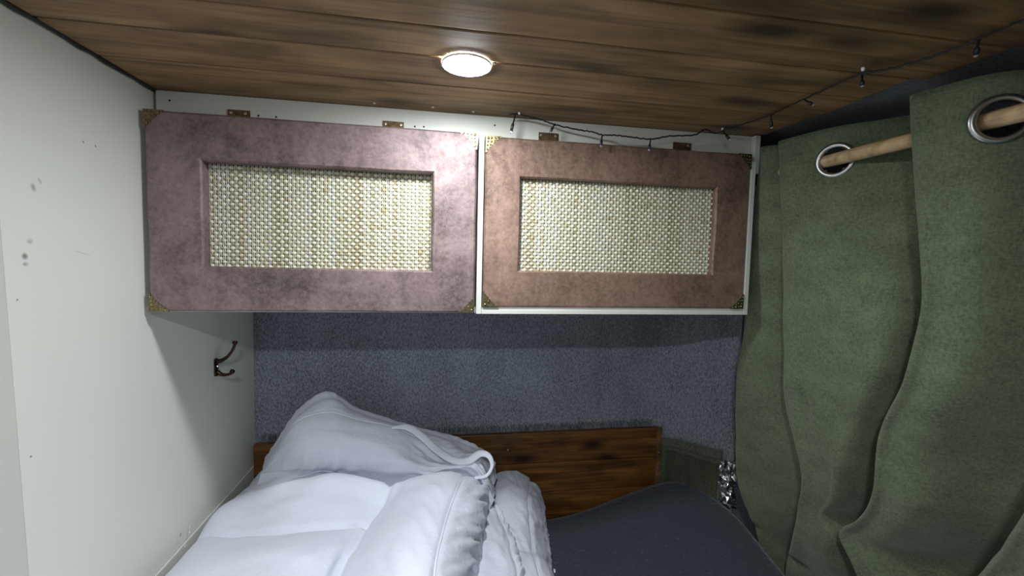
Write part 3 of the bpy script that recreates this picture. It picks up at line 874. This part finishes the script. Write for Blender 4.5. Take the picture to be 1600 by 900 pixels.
tz = np.interp(np.linspace(-zl[0], -zl[-1], NZ), -zl, np.arange(len(zl)))
rowsC = cr(prof, tz)
zz = np.linspace(zl[0], zl[-1], NZ)
uu = np.linspace(0, prof.shape[1]-1, (prof.shape[1]-1)*KU+1)
rowsC = np.swapaxes(cr(np.swapaxes(rowsC, 0, 1), uu), 0, 1)
pts = []
for i in range(NZ):
    r = []
    for j in range(len(uu)):
        x, y = rowsC[i, j]
        z = zz[i]
        dn = max(0, -z)
        amp = .003+.012*min(1, dn/.6)
        x2 = x + amp*nz(y*6+z*2, z*5, 3) + .004*nz(y*16, z*9+y*4, 8)
        y2 = y + amp*.6*nz(y*5, z*4, 14)*min(1, dn*2)
        if z < -.8: x2 = max(x2, .994)
        z2 = z + (.005*nz(y*8, 1, 1) if i == 0 else 0)
        r.append(Vector((x2, y2, Z(z2))))
    pts.append(r)
# where the cloth crosses the rod
gi = int(np.argmin(abs(zz-.2305)))
rings = []
RO = .0355
for j in range(len(uu)-1):
    a, b = pts[gi][j], pts[gi][j+1]
    if (a.x-ROD_X)*(b.x-ROD_X) < 0 and uu[j] > 5.5:
        t = (ROD_X-a.x)/(b.x-a.x)
        c = a.lerp(b, t); c.z = ROD_Z
        tan = (pts[gi][min(j+5, len(uu)-1)]-pts[gi][max(j-4, 0)]); tan.z = 0; tan.normalize()
        nrm = Vector((-tan.y, tan.x, 0))
        front = a.x < b.x                                       # visible panels run away from the room; returns are hidden
        rings.append((c, tan, nrm, RO if front else .019, front))
mb = MB()
Cn = len(uu)
mb.v = [tuple(p) for r in pts for p in r]
for i in range(NZ-1):
    for j in range(Cn-1):
        m = (pts[i][j]+pts[i+1][j+1])/2
        if any((m-q[0]).length < q[3]-.004 for q in rings): continue
        mb.f.append((i*Cn+j, i*Cn+j+1, (i+1)*Cn+j+1, (i+1)*Cn+j))
cu = mb.build('curtain', M['curtain'], smooth=True)
tag(cu, 'olive green linen eyelet curtain hanging on the wooden rod', 'curtain')
sm = cu.modifiers.new('cloth', 'SOLIDIFY'); sm.thickness = .0025; sm.offset = 0
for c, tan, nrm, _, front in rings:
    if not front: continue
    mb = MB(); R0, rr, sy = .0322, .0058, .0045
    g_ = []
    for k in range(36):
        a = k*2*math.pi/36
        er = tan*math.cos(a)+Vector((0, 0, 1))*math.sin(a)
        g_.append([c+er*(R0+rr*math.cos(q*2*math.pi/10))+nrm*sy*math.sin(q*2*math.pi/10) for q in range(10)])
    g_.append(g_[0])
    mb.grid(g_, close_u=True)
    mb.build('grommet', M['steel'], cu, smooth=True)
rod = empty('curtain_rod', (ROD_X, .6, ROD_Z), label='round pine curtain rod threaded through the curtain eyelets', cat='curtain rod')
part(MB().tube([(ROD_X, y, ROD_Z+.002*math.sin(y*2)) for y in np.linspace(-.4, 1.050, 30)], .0135, 18), 'pole', M['rod_wood'], rod, smooth=True)
part(MB().lathe([(.0, .02), (.016, .02), (.0175, .018), (.0175, -.014), (.0155, -.016), (.0138, -.012)], (ROD_X, 1.050, ROD_Z), 'Y', 24).box(ROD_X-.006, ROD_X+.19, 1.067, 1.080, ROD_Z-.012, ROD_Z+.012), 'rod_bracket', M['brass'], rod, smooth=False)

# ------------------------------------------------------------------ olive pocket and foil blanket at the pillar
def on_pillar(s):
    """point along the curled felt edge, s 0..1"""
    q = smooth_path([(.815, 1.494, 0), (.865, 1.466, 0), (.905, 1.404, 0), (.94, 1.34, 0), (.965, 1.312, 0)], 10)
    t = s*(len(q)-1); i = min(int(t), len(q)-2); f = t-i
    return Vector(q[i]).lerp(Vector(q[i+1]), f)
pk = empty('wall_pocket', (.89, 1.42, Z(-.9)), label='small olive felt pocket fixed to the grey wall at the mattress corner', cat='pocket')
def pocket_sheet(s0, s1, ztop, zbot, out, n=24, m=16, amp=.004):
    rows = []
    for j in range(m+1):
        r = []
        for i in range(n+1):
            s = s0+(s1-s0)*i/n
            p = on_pillar(s)
            zt = ztop(s)+.003*nz(s*14, 1, 1); z = zt+(zbot-zt)*j/m
            o_ = out+amp*nz(s*9, z*22, 2)+.006*math.sin(math.pi*j/m)
            r.append((p.x-o_*.75, p.y-o_*.65, Z(z)))
        rows.append(r)
    return MB().grid(rows)
o = part(pocket_sheet(0, 1, lambda s: -.660+.018*s*(1-s)*2+.028*s*s, -.93, .003), 'backing', M['pocket'], pk, smooth=True)
s_ = o.modifiers.new('t', 'SOLIDIFY'); s_.thickness = .004
o = part(pocket_sheet(.17, .93, lambda s: -.697+.02*s, -.93, .010, amp=.010), 'pouch', M['pouch'], pk, smooth=True)
s_ = o.modifiers.new('t', 'SOLIDIFY'); s_.thickness = .004
rolled = []
for i in range(25):
    s = .02+.96*i/24; p = on_pillar(s)
    rolled.append((p.x-.008, p.y-.008, Z(-.672+.018*s*(1-s)*2+.028*s*s)))
part(MB().tube(rolled, [1]*25, 10, flat=(.017, .014)), 'rolled_hem', M['pocket'], pk, smooth=True)
rows = []
random.seed(4)
for j in range(15):
    r = []
    for i in range(8):
        p = Vector((.945, 1.300, 0)).lerp(Vector((.990, 1.277, 0)), i/7)
        z = -.652-.008*(i % 2)*(j == 0)-.165*j/14
        r.append((p.x+random.uniform(-.006, .004), p.y-.006+random.uniform(-.008, .004), Z(z)))
    rows.append(r)
o = MB().grid(rows).build('foil_sheet', M['foil']); tag(o, 'crinkled silver foil insulation strip poking out beside the olive pocket', 'foil')
s_ = o.modifiers.new('t', 'SOLIDIFY'); s_.thickness = .0015
